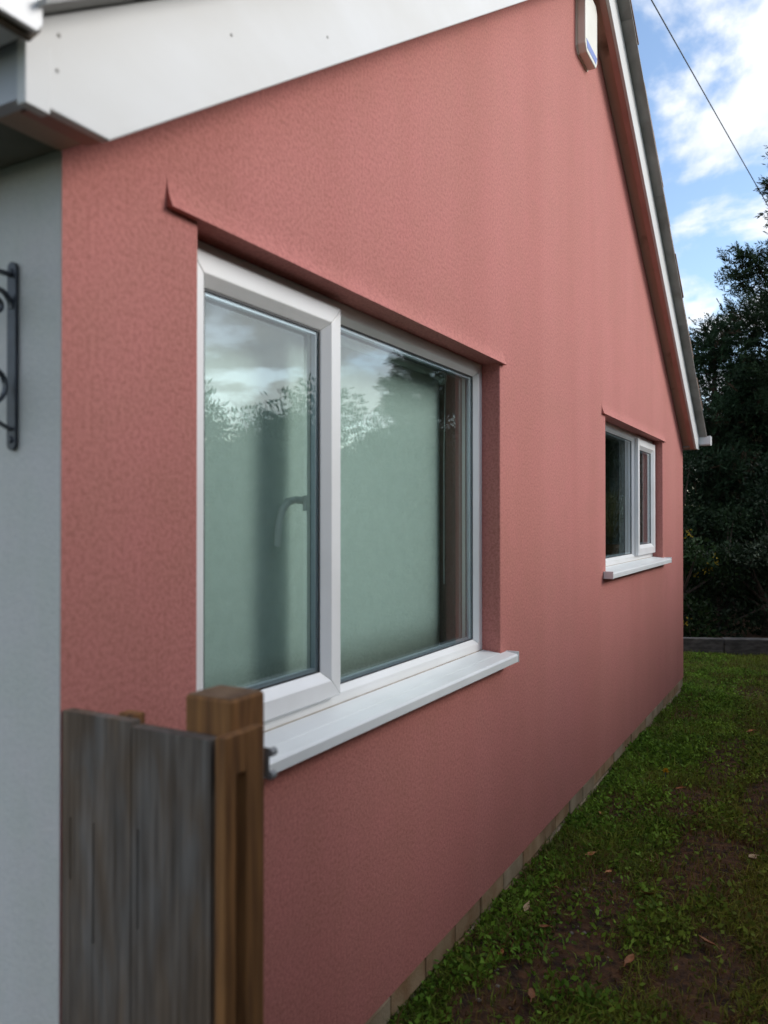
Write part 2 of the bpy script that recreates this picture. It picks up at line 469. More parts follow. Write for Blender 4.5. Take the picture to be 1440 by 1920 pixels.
# inner leaf, rooms
mb = MB()
mb.add(*wall_sheet(0.315, .1, .10, True))
mb.build('inner_leaf', M['plaster'], house)
for w in (W1, W2):
    x0, x1, z0, z1 = w
    ring = [(x0, z0), (x1, z0), (x1, z1), (x0, z1)]
    e = .012
    ring = [(x0+e*0, z0), (x1, z0), (x1, z1), (x0, z1)]
    vs = [(x, YF + .052, z) for x, z in ring] + [(x, .315, z) for x, z in ring]
    MB().add(vs, [(i, i+4, (i+1) % 4 + 4, (i+1) % 4) for i in range(4)]).build('inner_reveal', M['reveal_in'], house)
mb = MB()
mb.box(.28, LW - .28, 3.9, 4.0, .1, 2.4)
mb.box(2.75, 2.85, .32, 3.9, .1, 2.4)
mb.build('partition_wall', M['plaster'], house)
MB().box(.25, LW - .25, .318, DEPTH - .25, .10, .24).build('room_floor', M['carpet'], house)
MB().box(.05, LW - .05, .318, DEPTH - .05, 2.40, 2.46).build('ceiling', M['plaster'], house)

# front wall (white), rear wall and far end
mb = MB()
mb.box(0.0025, .27, .0035, DEPTH - .002, .02, ZB + .10)
mb.build('front_wall', M['cream_wall'], house, bevel=.004)
MB().box(LW - .27, LW - .003, .30, DEPTH - .002, .02, ZB + .10).build('rear_wall', M['plaster'], house)
MB().prism_y([(.275, .1), (LW-.275, .1), (LW-.275, ZB+.1), (LW/2, roofline(LW/2)), (.275, ZB+.1)], DEPTH-.25, DEPTH).build('end_wall', M['plaster'], house)

# plinth: mortar bed with bricks
plinth = MB().box(-.004, LW - .006, .017, .26, -.10, RB - .004).build('plinth', M['joint'], house)
bme = None
def brick_mesh(name, l, h, mat):
    b = bmesh.new(); bmesh.ops.create_cube(b, size=1)
    bmesh.ops.scale(b, vec=(l, .05, h), verts=b.verts)
    bmesh.ops.bevel(b, geom=b.edges[:], offset=.004, segments=1, affect='EDGES')
    m = bpy.data.meshes.new(name); b.to_mesh(m); b.free(); m.materials.append(mat); return m
bmA = brick_mesh('brick', .220, .068, M['brick']); bmB = brick_mesh('brick', .220, .068, M['brick_grey'])
for row, zc in enumerate((RB - .039, RB - .114)):
    x = .11 - (0 if row == 0 else .1)
    while x < LW - .10:
        grey = random.random() < (.35 if row == 0 else .8)
        o = link('brick', bmB if grey else bmA, None, plinth, (x, .030 + random.uniform(-.004, .004), zc + random.uniform(-.002, .002)),
                 (random.uniform(-.02, .02), random.uniform(-.008, .008), random.uniform(-.01, .01)))
        x += .2255

# roof: two slopes, bargeboards, undercloak, mortar, verge tiles
HB = 0.212                 # bargeboard depth measured vertically
def slope_pts(side):       # (x,z) helper along one slope: t from eaves (-.16) to ridge
    return lambda x, dz: ((x if side == 0 else LW - x), ZB + PITCH * x + dz)
roofs = []
for side in (0, 1):
    P = slope_pts(side)
    XE = -.17              # eaves end
    # bargeboard: horizontal foot closing the eaves box, then up the slope
    poly = [(-.150, ZB), (0.0, ZB), (LW/2, ZB + PITCH*LW/2), (LW/2, ZB + PITCH*LW/2 + HB), (-.150, ZB + PITCH*-.150 + HB)]
    if side: poly = [(LW - x, z) for x, z in poly][::-1]
    bb = MB().prism_y(poly, -OV, -OV + .018).build('bargeboard', M['board_white'], house, bevel=.003)
    # timber backing of the bargeboard, painted with the wall
    poly = [(-.120, ZB + .002), (-0.001, ZB + .002), (LW/2, ZB + PITCH*LW/2 + .002), (LW/2, ZB + PITCH*LW/2 + HB - .02), (-.120, ZB + PITCH*-.120 + HB - .02)]
    if side: poly = [(LW - x, z) for x, z in poly][::-1]
    MB().prism_y(poly, -OV + .019, -OV + .050).build('backing_board', M['pink_paint'], bb)
    # sloping soffit strips between wall and backing board
    n = 4
    for k in range(n):
        a = .004 + (LW/2 - .004) * k / n; b = .004 + (LW/2 - .004) * (k+1) / n - .002
        if k == n-1: b = LW/2
        poly = [(a, ZB + PITCH*a + .024), (b, ZB + PITCH*b + .024), (b, ZB + PITCH*b + .039), (a, ZB + PITCH*a + .039)]
        if side: poly = [(LW - x, z) for x, z in poly][::-1]
        MB().prism_y(poly, -OV + .051, -.002).build('soffit_panel', M['pink_soffit'], house)
    # corner cover and fixings
    if side == 0:
        MB().box(-.154, -.112, -OV - .004, -OV + .014, ZB - .010, ZB + .088).build('corner_trim', M['board_white'], bb, bevel=.002)
        for (x, z) in ((-.095, ZB + .115), (-.098, ZB + .062), (.29, ZB + .32), (.62, ZB + .49), (.60, ZB + .59)):
            MB().tube([(x, -OV - .0008, z), (x, -OV + .004, z)], .0032, 8).build('nail', M['nail'], bb)
    # undercloak boards
    edges = [-.165, .05, 0.93, 1.86, 2.79, LW/2]
    for k in range(5):
        a, b = edges[k], edges[k+1] - .003
        if k == 4: b = LW/2 + (.001 if side else -.001)
        poly = [(a, ZB + PITCH*a + HB + .003), (b, ZB + PITCH*b + HB + .003), (b, ZB + PITCH*b + HB + .013), (a, ZB + PITCH*a + HB + .013)]
        if side: poly = [(LW - x, z) for x, z in poly][::-1]
        dz = random.uniform(-.0015, .0015)
        poly = [(x, z + dz) for x, z in poly]
        MB().prism_y(poly, -OV - .062, .10).build('undercloak_board', M['cement'], house)
    # roof deck
    a, b = -.16, LW/2
    poly = [(a, ZB + PITCH*a + HB + .016), (b, ZB + PITCH*b + HB + .016), (b, ZB + PITCH*b + HB + .030), (a, ZB + PITCH*a + HB + .030)]
    if side: poly = [(LW - x, z) for x, z in poly][::-1]
    rf = MB().prism_y(poly, -OV - .035, DEPTH + .1).build('roof', M['mortar'], house)
    roofs.append(rf)
    # mortar fillet at the verge, slightly uneven
    vs = []; K = 60
    mbm = MB()
    for k in range(K):
        a = -.16 + (LW/2 + .16) * k / K; b = -.16 + (LW/2 + .16) * (k+1) / K
        y = -OV - .048 + random.uniform(-.007, .005)
        poly = [(a, ZB + PITCH*a + HB + .0135), (b, ZB + PITCH*b + HB + .0135), (b, ZB + PITCH*b + HB + .044), (a, ZB + PITCH*a + HB + .040 + random.uniform(-.004, .004))]
        if side: poly = [(LW - x, z) for x, z in poly][::-1]
        mbm.prism_y(poly, y, -OV + .02)
    mbm.build('verge_mortar', M['mortar'], rf)
    # tiles: courses of overlapping concrete tiles, first three columns single tiles
    tl, tw, th = .40, .33, .016
    ang = math.atan(PITCH)
    tme = bpy.data.meshes.new('tile')
    tb = bmesh.new()
    K = 8
    prof = [(j / K * tw, .012 * math.sin(j / K * math.pi * 2) ** 2) for j in range(K + 1)]
    top0 = [tb.verts.new((0, y, z + th)) for y, z in prof]; top1 = [tb.verts.new((tl, y, z + th)) for y, z in prof]
    bo0 = [tb.verts.new((0, y, 0)) for y, z in prof]; bo1 = [tb.verts.new((tl, y, 0)) for y, z in prof]
    for j in range(K):
        tb.faces.new((top0[j], top1[j], top1[j+1], top0[j+1])); tb.faces.new((bo0[j+1], bo1[j+1], bo1[j], bo0[j]))
        tb.faces.new((bo0[j], top0[j], top0[j+1], bo0[j+1])); tb.faces.new((bo1[j+1], top1[j+1], top1[j], bo1[j]))
    tb.faces.new((bo0[0], bo1[0], top1[0], top0[0])); tb.faces.new((top0[K], top1[K], bo1[K], bo0[K]))
    bmesh.ops.recalc_face_normals(tb, faces=tb.faces)
    tb.to_mesh(tme); tb.free(); tme.materials.append(M['tile'])
    gauge = .31
    ncourse = int((LW/2 + .2) / math.cos(ang) / gauge) + 1
    far_v, far_f = [], []
    for c in range(ncourse):
        s = c * gauge - .235
        x = s * math.cos(ang); z = ZB + HB + .044 + s * math.sin(ang)
        for col in range(24):
            y = -OV - .058 + col * (tw + .003) + (random.uniform(-.006, .006) if col == 0 else 0)
            if side == 0:
                rot = (0, -ang + .035, 0)
                lc = (x, y, z + .010)
            else:
                rot = (0, ang - .035, math.pi)
                lc = (LW - x, y + tw, z + .010)
                rot = (0, -ang + .035, math.pi)
            if col < 3:
                link('tile', tme, None, rf, (lc[0], lc[1], lc[2] + random.uniform(0, .004)), rot)
            else:
                mt = Matrix.Translation(lc) @ (Matrix.Rotation(rot[2], 4, 'Z') @ Matrix.Rotation(rot[1], 4, 'Y'))
                n0 = len(far_v)
                far_v += [tuple(mt @ v.co) for v in tme.vertices]; far_f += [tuple(i + n0 for i in p.vertices) for p in tme.polygons]
    fm = MB(); fm.v, fm.f = far_v, far_f
    ft = fm.build('tile_field', M['tile'], rf); ft['kind'] = 'stuff'
# ridge
rp = []
for k in range(9):
    a = math.pi * k / 8; rp.append((LW/2 + .11*math.cos(a), ZB + PITCH*LW/2 + HB + .055 + .09*math.sin(a)))
rdg = MB().prism_y(rp, -OV - .05, DEPTH).build('ridge', M['tile'], house)

# eaves boxes, fascia and gutters along both long sides
for side in (0, 1):
    fx = (lambda x: x) if side == 0 else (lambda x: LW - x)
    def bx(x0, x1, *r):
        a, b = sorted((fx(x0), fx(x1))); return MB().box(a, b, *r)
    bx(-.148, -.126, -OV + .0185, DEPTH, ZB + .003, ZB + .10).build('fascia', M['fascia'], house)
    bx(-.125, -.003, .002, DEPTH, ZB + .012, ZB + .020).build('eaves_soffit', M['soffit_grey'], house)
    bx(-.125, -.003, -OV + .051, 0.0015 if side == 0 else -.0015, ZB + .008, ZB + .016).build('eaves_soffit', M['pink_soffit'], house)
    if side:  # little white end block between wall and bargeboard foot
        bx(-.125, -.020, -OV + .052, -.004, ZB + .0165, ZB + .060).build('eaves_block', M['gutter'], house, bevel=.003)
    # gutter: square-line trough with a stop end
    prof = [(-.157, .078), (-.157, .012), (-.166, .0), (-.235, .0), (-.252, .016), (-.258, .078)]
    z0 = 2.212 if side == 0 else 2.180
    inner = [(x + (.003 if i < 3 else -.003) * (-1), z + .003) for i, (x, z) in enumerate(prof)]
    inner = [(-.160, .078), (-.160, .014), (-.168, .003), (-.233, .003), (-.249, .018), (-.255, .078)]
    loop = [(fx(x), z0 + z) for x, z in prof] + [(fx(x), z0 + z) for x, z in inner[::-1]]
    gy = -OV - .038 if side == 0 else -OV - .085
    n = len(loop)
    g = MB()
    vs = [(x, gy, z) for x, z in loop] + [(x, DEPTH, z) for x, z in loop]
    fs = [(i, (i+1) % n, (i+1) % n + n, i + n) for i in range(n)]
    h = n // 2
    for k in range(h - 1):
        fs.append((k, k+1, n-2-k, n-1-k)); fs.append((k+n, k+1+n, 2*n-2-k, 2*n-1-k))
    g.add(vs, fs)
    gut = g.build('gutter', M['gutter'], house)
    pe = [(fx(x), z0 + z) for x, z in [(-.156, .08), (-.156, .011), (-.165, -.002), (-.236, -.002), (-.254, .014), (-.260, .08)]]
    MB().prism_y(pe, gy - .006, gy + .004).build('stop_end', M['gutter'], gut, bevel=.002)
    if side == 0:  # dark brown rim drawn round the gutter end
        for k in range(5):
            (xa, za), (xb, zb) = pe[k], pe[k+1]
        MB().tube([(pe[0][0] + .002, gy + .012, pe[0][1]), (pe[1][0] + .002, gy + .012, pe[1][1]), (pe[2][0], gy + .012, pe[2][1] - .002), (pe[3][0], gy + .012, pe[3][1] - .002), (pe[4][0] - .002, gy + .012, pe[4][1])], .006, 8).build('gutter_rim', M['gutter_brown'], gut)

# ------------------------------------------------------------------ windows
def window(W, xs0, xs1, split, fixed_left, label):
    """outer frame in W; sash from xs0 to xs1; other side fixed glazing"""
    x0, x1, z0, z1 = W
    yf = YF
    w0 = .052
    prof = [(0, yf), (.036, yf), (w0, yf + .016), (w0, yf + .062), (0, yf + .062)]
    fr = MB().bar_ring(x0 + .001, x1 - .001, z0 + .001, z1 - .001, prof, .0004)
    mull = [(split - .034, yf + .0165), (split - .020, yf + .0005), (split + .020, yf + .0005), (split + .034, yf + .0165), (split + .034, yf + .061), (split - .034, yf + .061)]
    vs = [(x, y, z0 + w0 - .012) for x, y in mull] + [(x, y, z1 - w0 + .012) for x, y in mull]
    n = len(mull)
    fr.add(vs, [(i, (i+1) % n, (i+1) % n + n, i + n) for i in range(n)] + [tuple(range(n-1, -1, -1)), tuple(range(n, 2*n))])
    win = fr.build('window', M['upvc'], house, bevel=.0022, seg=2)
    win['label'] = label
    def glazing(a, b, c, d, yg, parent):
        g = MB().bar_ring(a - .006, b + .006, c - .006, d + .006, [(.001, yg - .0025), (.0105, yg - .0025), (.0105, yg), (.001, yg)])
        g.build('gasket', M['gasket'], parent)
        MB().bar_ring(a, b, c, d, [(-.002, yg + .004), (.012, yg + .004), (.012, yg + .018), (-.002, yg + .018)]).build('spacer_bar', M['spacer'], parent)
        for yy in (yg + .001, yg + .021):
            MB().add([(a - .004, yy, c - .004), (b + .004, yy, c - .004), (b + .004, yy, d + .004), (a - .004, yy, d + .004)], [(0, 1, 2, 3)]).build('glass_pane', M['glass'], parent)
        MB().bar_ring(a - .006, b + .006, c - .006, d + .006, [(.001, yg + .0225), (.011, yg + .0225), (.011, yg + .025), (.001, yg + .025)]).build('gasket', M['gasket'], parent)
    # fixed side
    if fixed_left: fa, fb = x0 + w0, split - .034
    else: fa, fb = split + .034, x1 - w0
    glazing(fa, fb, z0 + w0, z1 - w0, yf + .020, win)
    # sash, proud of the frame
    zs0, zs1 = z0 + .040, z1 - .030
    ws = .070
    ys = yf - .024
    prof = [(0, ys + .004), (.003, ys), (.046, ys), (ws, ys + .020), (ws, ys + .060), (.020, ys + .060), (.020, yf - .0015), (0, yf - .0015)]
    sash = MB().bar_ring(xs0, xs1, zs0, zs1, prof, .0005).build('sash', M['upvc'], win, bevel=.0018, seg=2)
    glazing(xs0 + ws, xs1 - ws, zs0 + ws, zs1 - ws, ys + .024, win)
    # inside handle on the sash
    hx = xs1 - .030 if not fixed_left else xs0 + .030
    hz = z0 + (z1 - z0) * .50
    s = -1 if not fixed_left else 1
    hy = yf + .066
    h = MB()
    h.box(hx - .009, hx + .009, hy - .004, hy + .008, hz - .020, hz + .022)
    h.tube([(hx, hy + .006, hz + .008), (hx + s*.004, hy + .034, hz + .010), (hx + s*.022, hy + .044, hz + .006), (hx + s*.050, hy + .046, hz - .020), (hx + s*.066, hy + .046, hz - .062), (hx + s*.070, hy + .046, hz - .115)],
           [.011, .011, .011, .0105, .010, .0085], 10)
    h.build('handle', M['upvc'], win, bevel=.002)
    # sill: sloping top, square nose with drip
    ov = .055
    top = [(yf + .03, z0 + .012), (-.047, z0 - .006), (-.052, z0 - .012), (-.052, z0 - .036), (-.040, z0 - .036), (-.040, z0 - .018), (yf + .03, z0 - .004)]
    sill = MB().prism_x(top, x0 + .002, x1 - .002)
    sx0, sx1 = x0 - ov, x1 + ov
    front = [(-.0015, z0 + .0005), (-.047, z0 - .0055), (-.0525, z0 - .012), (-.0525, z0 - .0365), (-.0395, z0 - .0365), (-.0395, z0 - .018), (-.0015, z0 - .013)]
    sl = MB().prism_x(front, sx0, sx1)
    sl.prism_x([(yf + .03, z0 + .012), (-.001, z0 + .0007), (-.001, z0 - .012), (yf + .03, z0 - .004)], x0 + .0008, x1 - .0008)
    for cx in (sx0, sx1):
        e0, e1 = (cx - .004, cx) if cx == sx0 else (cx, cx + .004)
        sl.box(e0, e1, -.0545, -.001, z0 - .038, z0 + .003)
    sl.build('sill', M['sill_white'], win, bevel=.0015)
    MB().box(x0 + .002, x1 - .002, yf - .0035, yf + .001, z0 + .0065, z0 + .0095).build('sealant', M['grime'], win)
    return win

win1 = window(W1, W1[0] + .022, 0.930, 0.925, False, 'wide white window, opening sash left and fixed pane right')
win2 = window(W2, 4.735, W2[1] - .022, 4.745, True, 'smaller far window, fixed pane left and proud sash right')

# roller blind inside the near window
blind = empty('roller_blind', (1.15, .215, 1.06), 'pale green roller blind drawn down behind the near window', 'blind')
bl_x0, bl_x1 = .36, 1.905
vs, fs = [], []
nx = 40
zs = [1.062, 1.2, 1.5, 1.8, 2.075]
for z in zs:
    for i in range(nx + 1):
        x = bl_x0 + (bl_x1 - bl_x0) * i / nx
        e = max(0, (x - (bl_x1 - .12)) / .12)
        y = .205 + .014 * e * e + .003 * math.sin(x * 5.0 + z)
        vs.append((x, y, z))
for j in range(len(zs) - 1):
    for i in range(nx):
        a = j * (nx + 1) + i
        fs.append((a, a+1, a+nx+2, a+nx+1))
fab = MB().add(vs, fs).build('fabric', M['blind'], blind, smooth=True)
sd = fab.modifiers.new('thick', 'SOLIDIFY'); sd.thickness = .0012
MB().tube([(bl_x0 - .01, .222, 2.092), (bl_x1 + .010, .222, 2.092)], .021, 16).build('roller', M['blind'], blind)
MB().tube([(bl_x1 + .011, .222, 2.092), (bl_x1 + .030, .222, 2.092)], .026, 16).build('end_bracket', M['upvc'], blind, bevel=.003)
MB().tube([(bl_x0, .205, 1.062), (bl_x1, .219, 1.062)], .008, 8).build('bottom_bar', M['upvc'], blind)
MB().tube([(bl_x1 + .020, .200, 2.085), (bl_x1 + .004, .196, 1.97), (bl_x1 - .006, .195, 1.80), (bl_x1 - .006, .195, 1.3)], .0016, 5).build('pull_cord', M['upvc'], blind)

# curtain and plant in the far window
def curtain(x0, x1, label):
    vs, fs = [], []
    n = 60
    for z in (1.0, 2.2):
        for i in range(n + 1):
            x = x0 + (x1 - x0) * i / n
            vs.append((x, .37 + .022 * math.sin(i * .95) + .008 * math.sin(i * .37), z))
    for i in range(n): fs.append((i, i+1, i+n+2, i+n+1))
    c = MB().add(vs, fs).build('curtain', M['curtain'], None, smooth=True, origin=((x0+x1)/2, .37, 1.0))
    sdm = c.modifiers.new('thick', 'SOLIDIFY'); sdm.thickness = .0015
    return tag(c, label, 'curtain')
curtain(5.36, 5.85, 'pale curtain gathered at the far side of the far window')

def leaves_mesh(name, base, d, L, Wd, cols, fold=0.0):
    """diamond leaves; base (n,3), d unit dirs (n,3), L,Wd arrays, cols (n,3)"""
    n = len(base)
    rnd = rng.normal(size=(n, 3))
    s = np.cross(d, rnd); s /= np.linalg.norm(s, axis=1)[:, None] + 1e-9
    mid = base + d * (L * .45)[:, None]
    v = np.empty((n, 4, 3))
    v[:, 0] = base; v[:, 1] = mid + s * (Wd * .5)[:, None]; v[:, 2] = base + d * L[:, None]; v[:, 3] = mid - s * (Wd * .5)[:, None]
    f = np.arange(n * 4).reshape(n, 4)
    return np_mesh(name, v.reshape(-1, 3), f, np.repeat(cols, 4, axis=0))

plant = empty('potted_plant', (4.66, .215, W2[2] + .02), 'wispy plant in terracotta pot on the inner sill of the far window', 'plant')
pp = Vector((4.66, .215, W2[2] + .012))
pr = [(.040, 0), (.052, .085), (.058, .085), (.058, .105), (.050, .105), (.046, .085)]
pot = MB()
vs = [(pp.x + r * math.cos(a), pp.y + r * math.sin(a), pp.z + z) for r, z in pr for a in [2*math.pi*k/16 for k in range(16)]]
fs = [(i*16+k, i*16+(k+1) % 16, (i+1)*16+(k+1) % 16, (i+1)*16+k) for i in range(len(pr)-1) for k in range(16)] + [tuple(range(15, -1, -1)), tuple(range(80, 96))]
pot.add(vs, fs).build('pot', M['terracotta'], plant)
nb = 260
ang = rng.uniform(0, 2*math.pi, nb); el = rng.uniform(.9, 1.5, nb)
d = np.stack([np.cos(ang)*np.cos(el), np.sin(ang)*np.cos(el)*.6, np.sin(el)], 1)
base = np.tile(np.array([[pp.x, pp.y, pp.z + .09]]), (nb, 1)) + d * rng.uniform(0, .28, nb)[:, None]
lm = leaves_mesh('leaves', base - np.array(world_loc(plant)), d, rng.uniform(.10, .22, nb), rng.uniform(.006, .014, nb), rng.uniform(.7, 1.3, nb)[:, None] * np.array([[.22, .17, .07]]))
link('leaves', lm, M['foliage'], plant, world_loc(plant))

# ------------------------------------------------------------------ alarm box on the gable
al = empty('alarm_box', (3.14, -.02, 3.88), 'cream burglar alarm box with blue label high under the gable peak', 'alarm box')
def chbox(x0, x1, z0, z1, c): return [(x0 + c, z0), (x1 - c, z0), (x1, z0 + c*.8), (x1, z1 - c), (x0 + c*.0, z1), (x0, z1), (x0, z0 + c*.8)]
pl = [(3.06, 3.865), (3.235, 3.865), (3.262, 3.90), (3.262, 4.16), (3.235, 4.19), (3.06, 4.19), (3.033, 4.16), (3.033, 3.90)]
MB().prism_y(pl, -.050, -.006).build('cover', M['alarm'], al, bevel=.006, seg=3)
pl2 = [(3.148 + (x-3.148)*1.03, 4.01 + (z-4.01)*1.02) for x, z in pl]
MB().prism_y(pl2, -.006, .001).build('back_plate', M['alarm'], al)
MB().prism_y([(3.062, 3.885), (3.233, 3.885), (3.250, 3.925), (3.045, 3.925)], -.0512, -.049).build('label_strip', M['alarm_blue'], al)

# ------------------------------------------------------------------ basket bracket on the white wall
br = empty('basket_bracket', (0, .125, 1.66), 'black wrought iron hanging basket bracket with scrolls on the white wall', 'bracket')
by = .119
pz0, pz1 = 1.665, 1.985
pts = []
hw = .0115
K = 8
poly = [(by + hw*math.cos(a), pz0 + hw + hw*math.sin(a)) for a in [math.pi + math.pi*k/K for k in range(K+1)]]
poly += [(by + hw*math.cos(a), pz1 - hw + hw*math.sin(a)) for a in [math.pi*k/K for k in range(K+1)]]
MB().prism_x(poly, -.006, -.0005).build('back_plate', M['iron'], br, bevel=.001)
for z in (pz0 + .018, pz1 - .018):
    MB().tube([(-.0055, by, z), (-.0095, by, z)], [.007, .004], 10).build('screw', M['iron'], br)
def flat_strip(pts, w, t, name):
    """flat bar bent in the XZ plane"""
    n = len(pts); vs = []; fs = []
    for i, (x, z) in enumerate(pts):
        a = pts[max(i-1, 0)]; b = pts[min(i+1, n-1)]
        tx, tz = b[0]-a[0], b[1]-a[1]; l = math.hypot(tx, tz) or 1; nx_, nz_ = -tz/l, tx/l
        vs += [(x + nx_*t/2, by - w/2, z + nz_*t/2), (x + nx_*t/2, by + w/2, z + nz_*t/2), (x - nx_*t/2, by + w/2, z - nz_*t/2), (x - nx_*t/2, by - w/2, z - nz_*t/2)]
    for i in range(n-1):
        for k in range(4): fs.append((i*4+k, i*4+(k+1) % 4, (i+1)*4+(k+1) % 4, (i+1)*4+k))
    fs += [(3, 2, 1, 0), tuple(range((n-1)*4, n*4))]
    return MB().add(vs, fs).build(name, M['iron'], br)
def spiral(cx, cz, r0, r1, a0, a1, n=30): return [(cx + (r0 + (r1-r0)*k/n)*math.cos(a0 + (a1-a0)*k/n), cz + (r0 + (r1-r0)*k/n)*math.sin(a0 + (a1-a0)*k/n)) for k in range(n+1)]
# arm, upper scroll and lower C scroll
arm = [(-.006, 1.962), (-.10, 1.965), (-.20, 1.972)] + spiral(-.20, 2.002, .030, .008, -math.pi/2, -math.pi*2.6, 30)
flat_strip(arm, .012, .005, 'arm')
flat_strip(spiral(-.036, 1.908, .030, .006, -.1, math.pi*2.6, 40), .010, .004, 'scroll')
c2 = spiral(-.047, 1.775, .041, .041, -math.pi*.55, math.pi*.6, 24)
flat_strip(spiral(-.047, 1.775, .041, .012, -math.pi*.9, math.pi*1.6, 44), .010, .004, 'scroll')
flat_strip([(-.006, 1.70), (-.04, 1.715), (-.09, 1.78), (-.14, 1.87), (-.18, 1.965)], .010, .004, 'strut')

# ------------------------------------------------------------------ timber fence stub with gate post
fence = empty('fence', (0, -.18, .1), 'short weathered grey board fence with brown square gate post beside the house corner', 'fence')
FT = 1.235
def cracked_board(y0, y1, top, cracks, xo):
    m = MB()
    cracks = sorted(cracks)
    ys = [y0] + [c for c, _, _ in cracks] + [y1]
    for i in range(len(ys) - 1):
        m.box(.002 + xo, .022, ys[i] + (.0017 if i else 0), ys[i+1] - (.0017 if i < len(ys) - 2 else 0), .06, top)
    for c, za, zb in cracks:
        m.box(.0023 + xo, .0216, c - .0016, c + .0016, zb, top - .0004); m.box(.0023 + xo, .0216, c - .0016, c + .0016, .0604, za)
    return m.build('board', M['wood_grey'], fence)
cracked_board(-.156, -.003, FT + .004, [(-.075, .88, 1.07), (-.022, .97, 1.07)], 0)
cracked_board(-.318, -.163, FT - .002, [(-.176, .93, 1.08), (-.262, .70, .80)], -.004)
# splits in the boards read as dark checks: thin recessed gaps are left between boards; rails behind
MB().box(.024, .060, -.225, -.004, 1.08, 1.16).build('rail', M['wood_grey'], fence, bevel=.002)
MB().box(.024, .060, -.225, -.004, .35, .43).build('rail', M['wood_grey'], fence, bevel=.002)
MB().box(.0245, .048, -.140, -.105, 1.13, 1.243).build('batten', M['wood_brown'], fence, bevel=.002)
px0, px1, py0, py1 = .0285, .108, -.331, -.241
post = MB().box(px0, px1, py0, py1, .02, 1.285).build('post', M['wood_brown'], fence, bevel=.005, seg=3)
MB().box(px0 + .004, px1 - .004, py0 + .004, py1 - .004, 1.284, 1.2862).build('end_grain', M['wood_end'], post)
sb = MB().box(-.010, .014, -.353, -.3335, .06, 1.243).box(.0365, .078, -.353, -.3335, .06, 1.243).box(.0127, .0368, -.3527, -.3338, 1.185, 1.2427)
sb.build('side_board', M['wood_brown'], fence, bevel=.002)
lt = MB()
lt.box(.1085, .1105, -.338, -.328, 1.150, 1.198)
lt.tube([(.110, -.337, 1.190), (.124, -.337, 1.190)], .007, 8)
lt.tube([(.110, -.337, 1.155), (.122, -.337, 1.155)], .007, 8)
lt.build('latch', M['steel'], post, bevel=.001)

# ------------------------------------------------------------------ ground
def gz(x, y):
    return (.094 + .014*np.sin(x*1.3 + y*2.1) * np.cos(y*1.7 - x*.4) + .010*np.sin(x*4.7 + 1.3)*np.sin(y*5.3 + .4) + .006*np.sin(x*11 + y*3)*np.sin(y*13 - x*2)
            + .004*np.exp(-np.maximum(-y, 0)/.12))
g = MB(); S = 400
g.add([(-S, -S, .02), (S, -S, .02), (S, S, .02), (-S, S, .02)], [(0, 1, 2, 3)])
go = g.build('ground', M['far_ground']); tag(go, 'dark ground reaching away behind the garden', None, None, 'structure')
nx, ny = 210, 110
gx = np.linspace(-1.5, 9.3, nx); gy_ = np.linspace(-4.0, 2.6, ny)
XX, YY = np.meshgrid(gx, gy_)
ZZ = gz(XX, YY) + rng.normal(0, .002, XX.shape)
V = np.stack([XX, YY, ZZ], -1).reshape(-1, 3)
idx = np.arange(nx*ny).reshape(ny, nx)
F = np.stack([idx[:-1, :-1], idx[:-1, 1:], idx[1:, 1:], idx[1:, :-1]], -1).reshape(-1, 4)
inside = (V[:, 0] > .05) & (V[:, 0] < LW - .05) & (V[:, 1] > .15)
F = F[~inside[F].all(1)]
lawn = link('lawn', np_mesh('lawn', V, F), M['soil']); tag(lawn, 'brown earth and thatch of the lawn along the pink wall', None, None, 'structure')
lawn.data.shade_smooth()

# grass blades with worn patches
PATCH = [(3.2, -.20, .26, .16), (3.45, -.45, .35, .18), (5.45, -.16, .30, .10), (2.15, -.30, .40, .20), (1.72, -.34, .34, .20), (1.35, -.22, .25, .12),
         (2.7, -.62, .5, .22), (4.3, -.55, .6, .16), (6.4, -.45, .5, .18), (5.9, -.2, .3, .08), (1.9, -.75, .4, .15), (3.6, -.8, .7, .12)]
def vnoise(x, y, s, seed):
    r = np.random.default_rng(seed); G = r.random((64, 64))
    x = x*s; y = y*s; xi = np.floor(x).astype(int); yi = np.floor(y).astype(int); fx = x-xi; fy = y-yi
    fx = fx*fx*(3-2*fx); fy = fy*fy*(3-2*fy)
    a = G[xi % 64, yi % 64]; b = G[(xi+1) % 64, yi % 64]; c = G[xi % 64, (yi+1) % 64]; d = G[(xi+1) % 64, (yi+1) % 64]
    return (a*(1-fx)+b*fx)*(1-fy) + (c*(1-fx)+d*fx)*fy
def cover(x, y):
    c = .55*vnoise(x, y, 2.3, 1) + .3*vnoise(x, y, 6.1, 2) + .25*vnoise(x, y, 15, 3)
    k = np.clip((c - .16) / .30, .35, 1)
    for (px, py, rx, ry) in PATCH:
        q = ((x-px)/rx)**2 + ((y-py)/ry)**2 + .7*(vnoise(x, y, 9, 5) - .5)
        k *= np.clip((q - .25) * 1.3, .16, 1)
    return k
def scatter(n, x0, x1, y0, y1, fn=cover):
    x = rng.uniform(x0, x1, n); y = rng.uniform(y0, y1, n)
    keep = rng.random(n) < fn(x, y)
    keep &= ~((x > -.02) & (x < LW + .01) & (y > .015))
    keep &= (x - 7.98) * .924 + (y - .53) * .383 < 0          # stops at the sleepers
    return x[keep], y[keep]
xs_, ys_ = [], []
for (n, a, b, c, d) in ((120000, .9, 4.0, -1.35, .02), (105000, 4.0, 8.6, -1.25, .02), (42000, 6.3, 8.6, .0, 2.0), (85000, .3, 8.9, -2.1, -1.2), (30000, .3, 8.9, -3.2, -2.05)):
    x, y = scatter(n, a, b, c, d); xs_.append(x); ys_.append(y)
x = np.concatenate(xs_); y = np.concatenate(ys_); n = len(x)
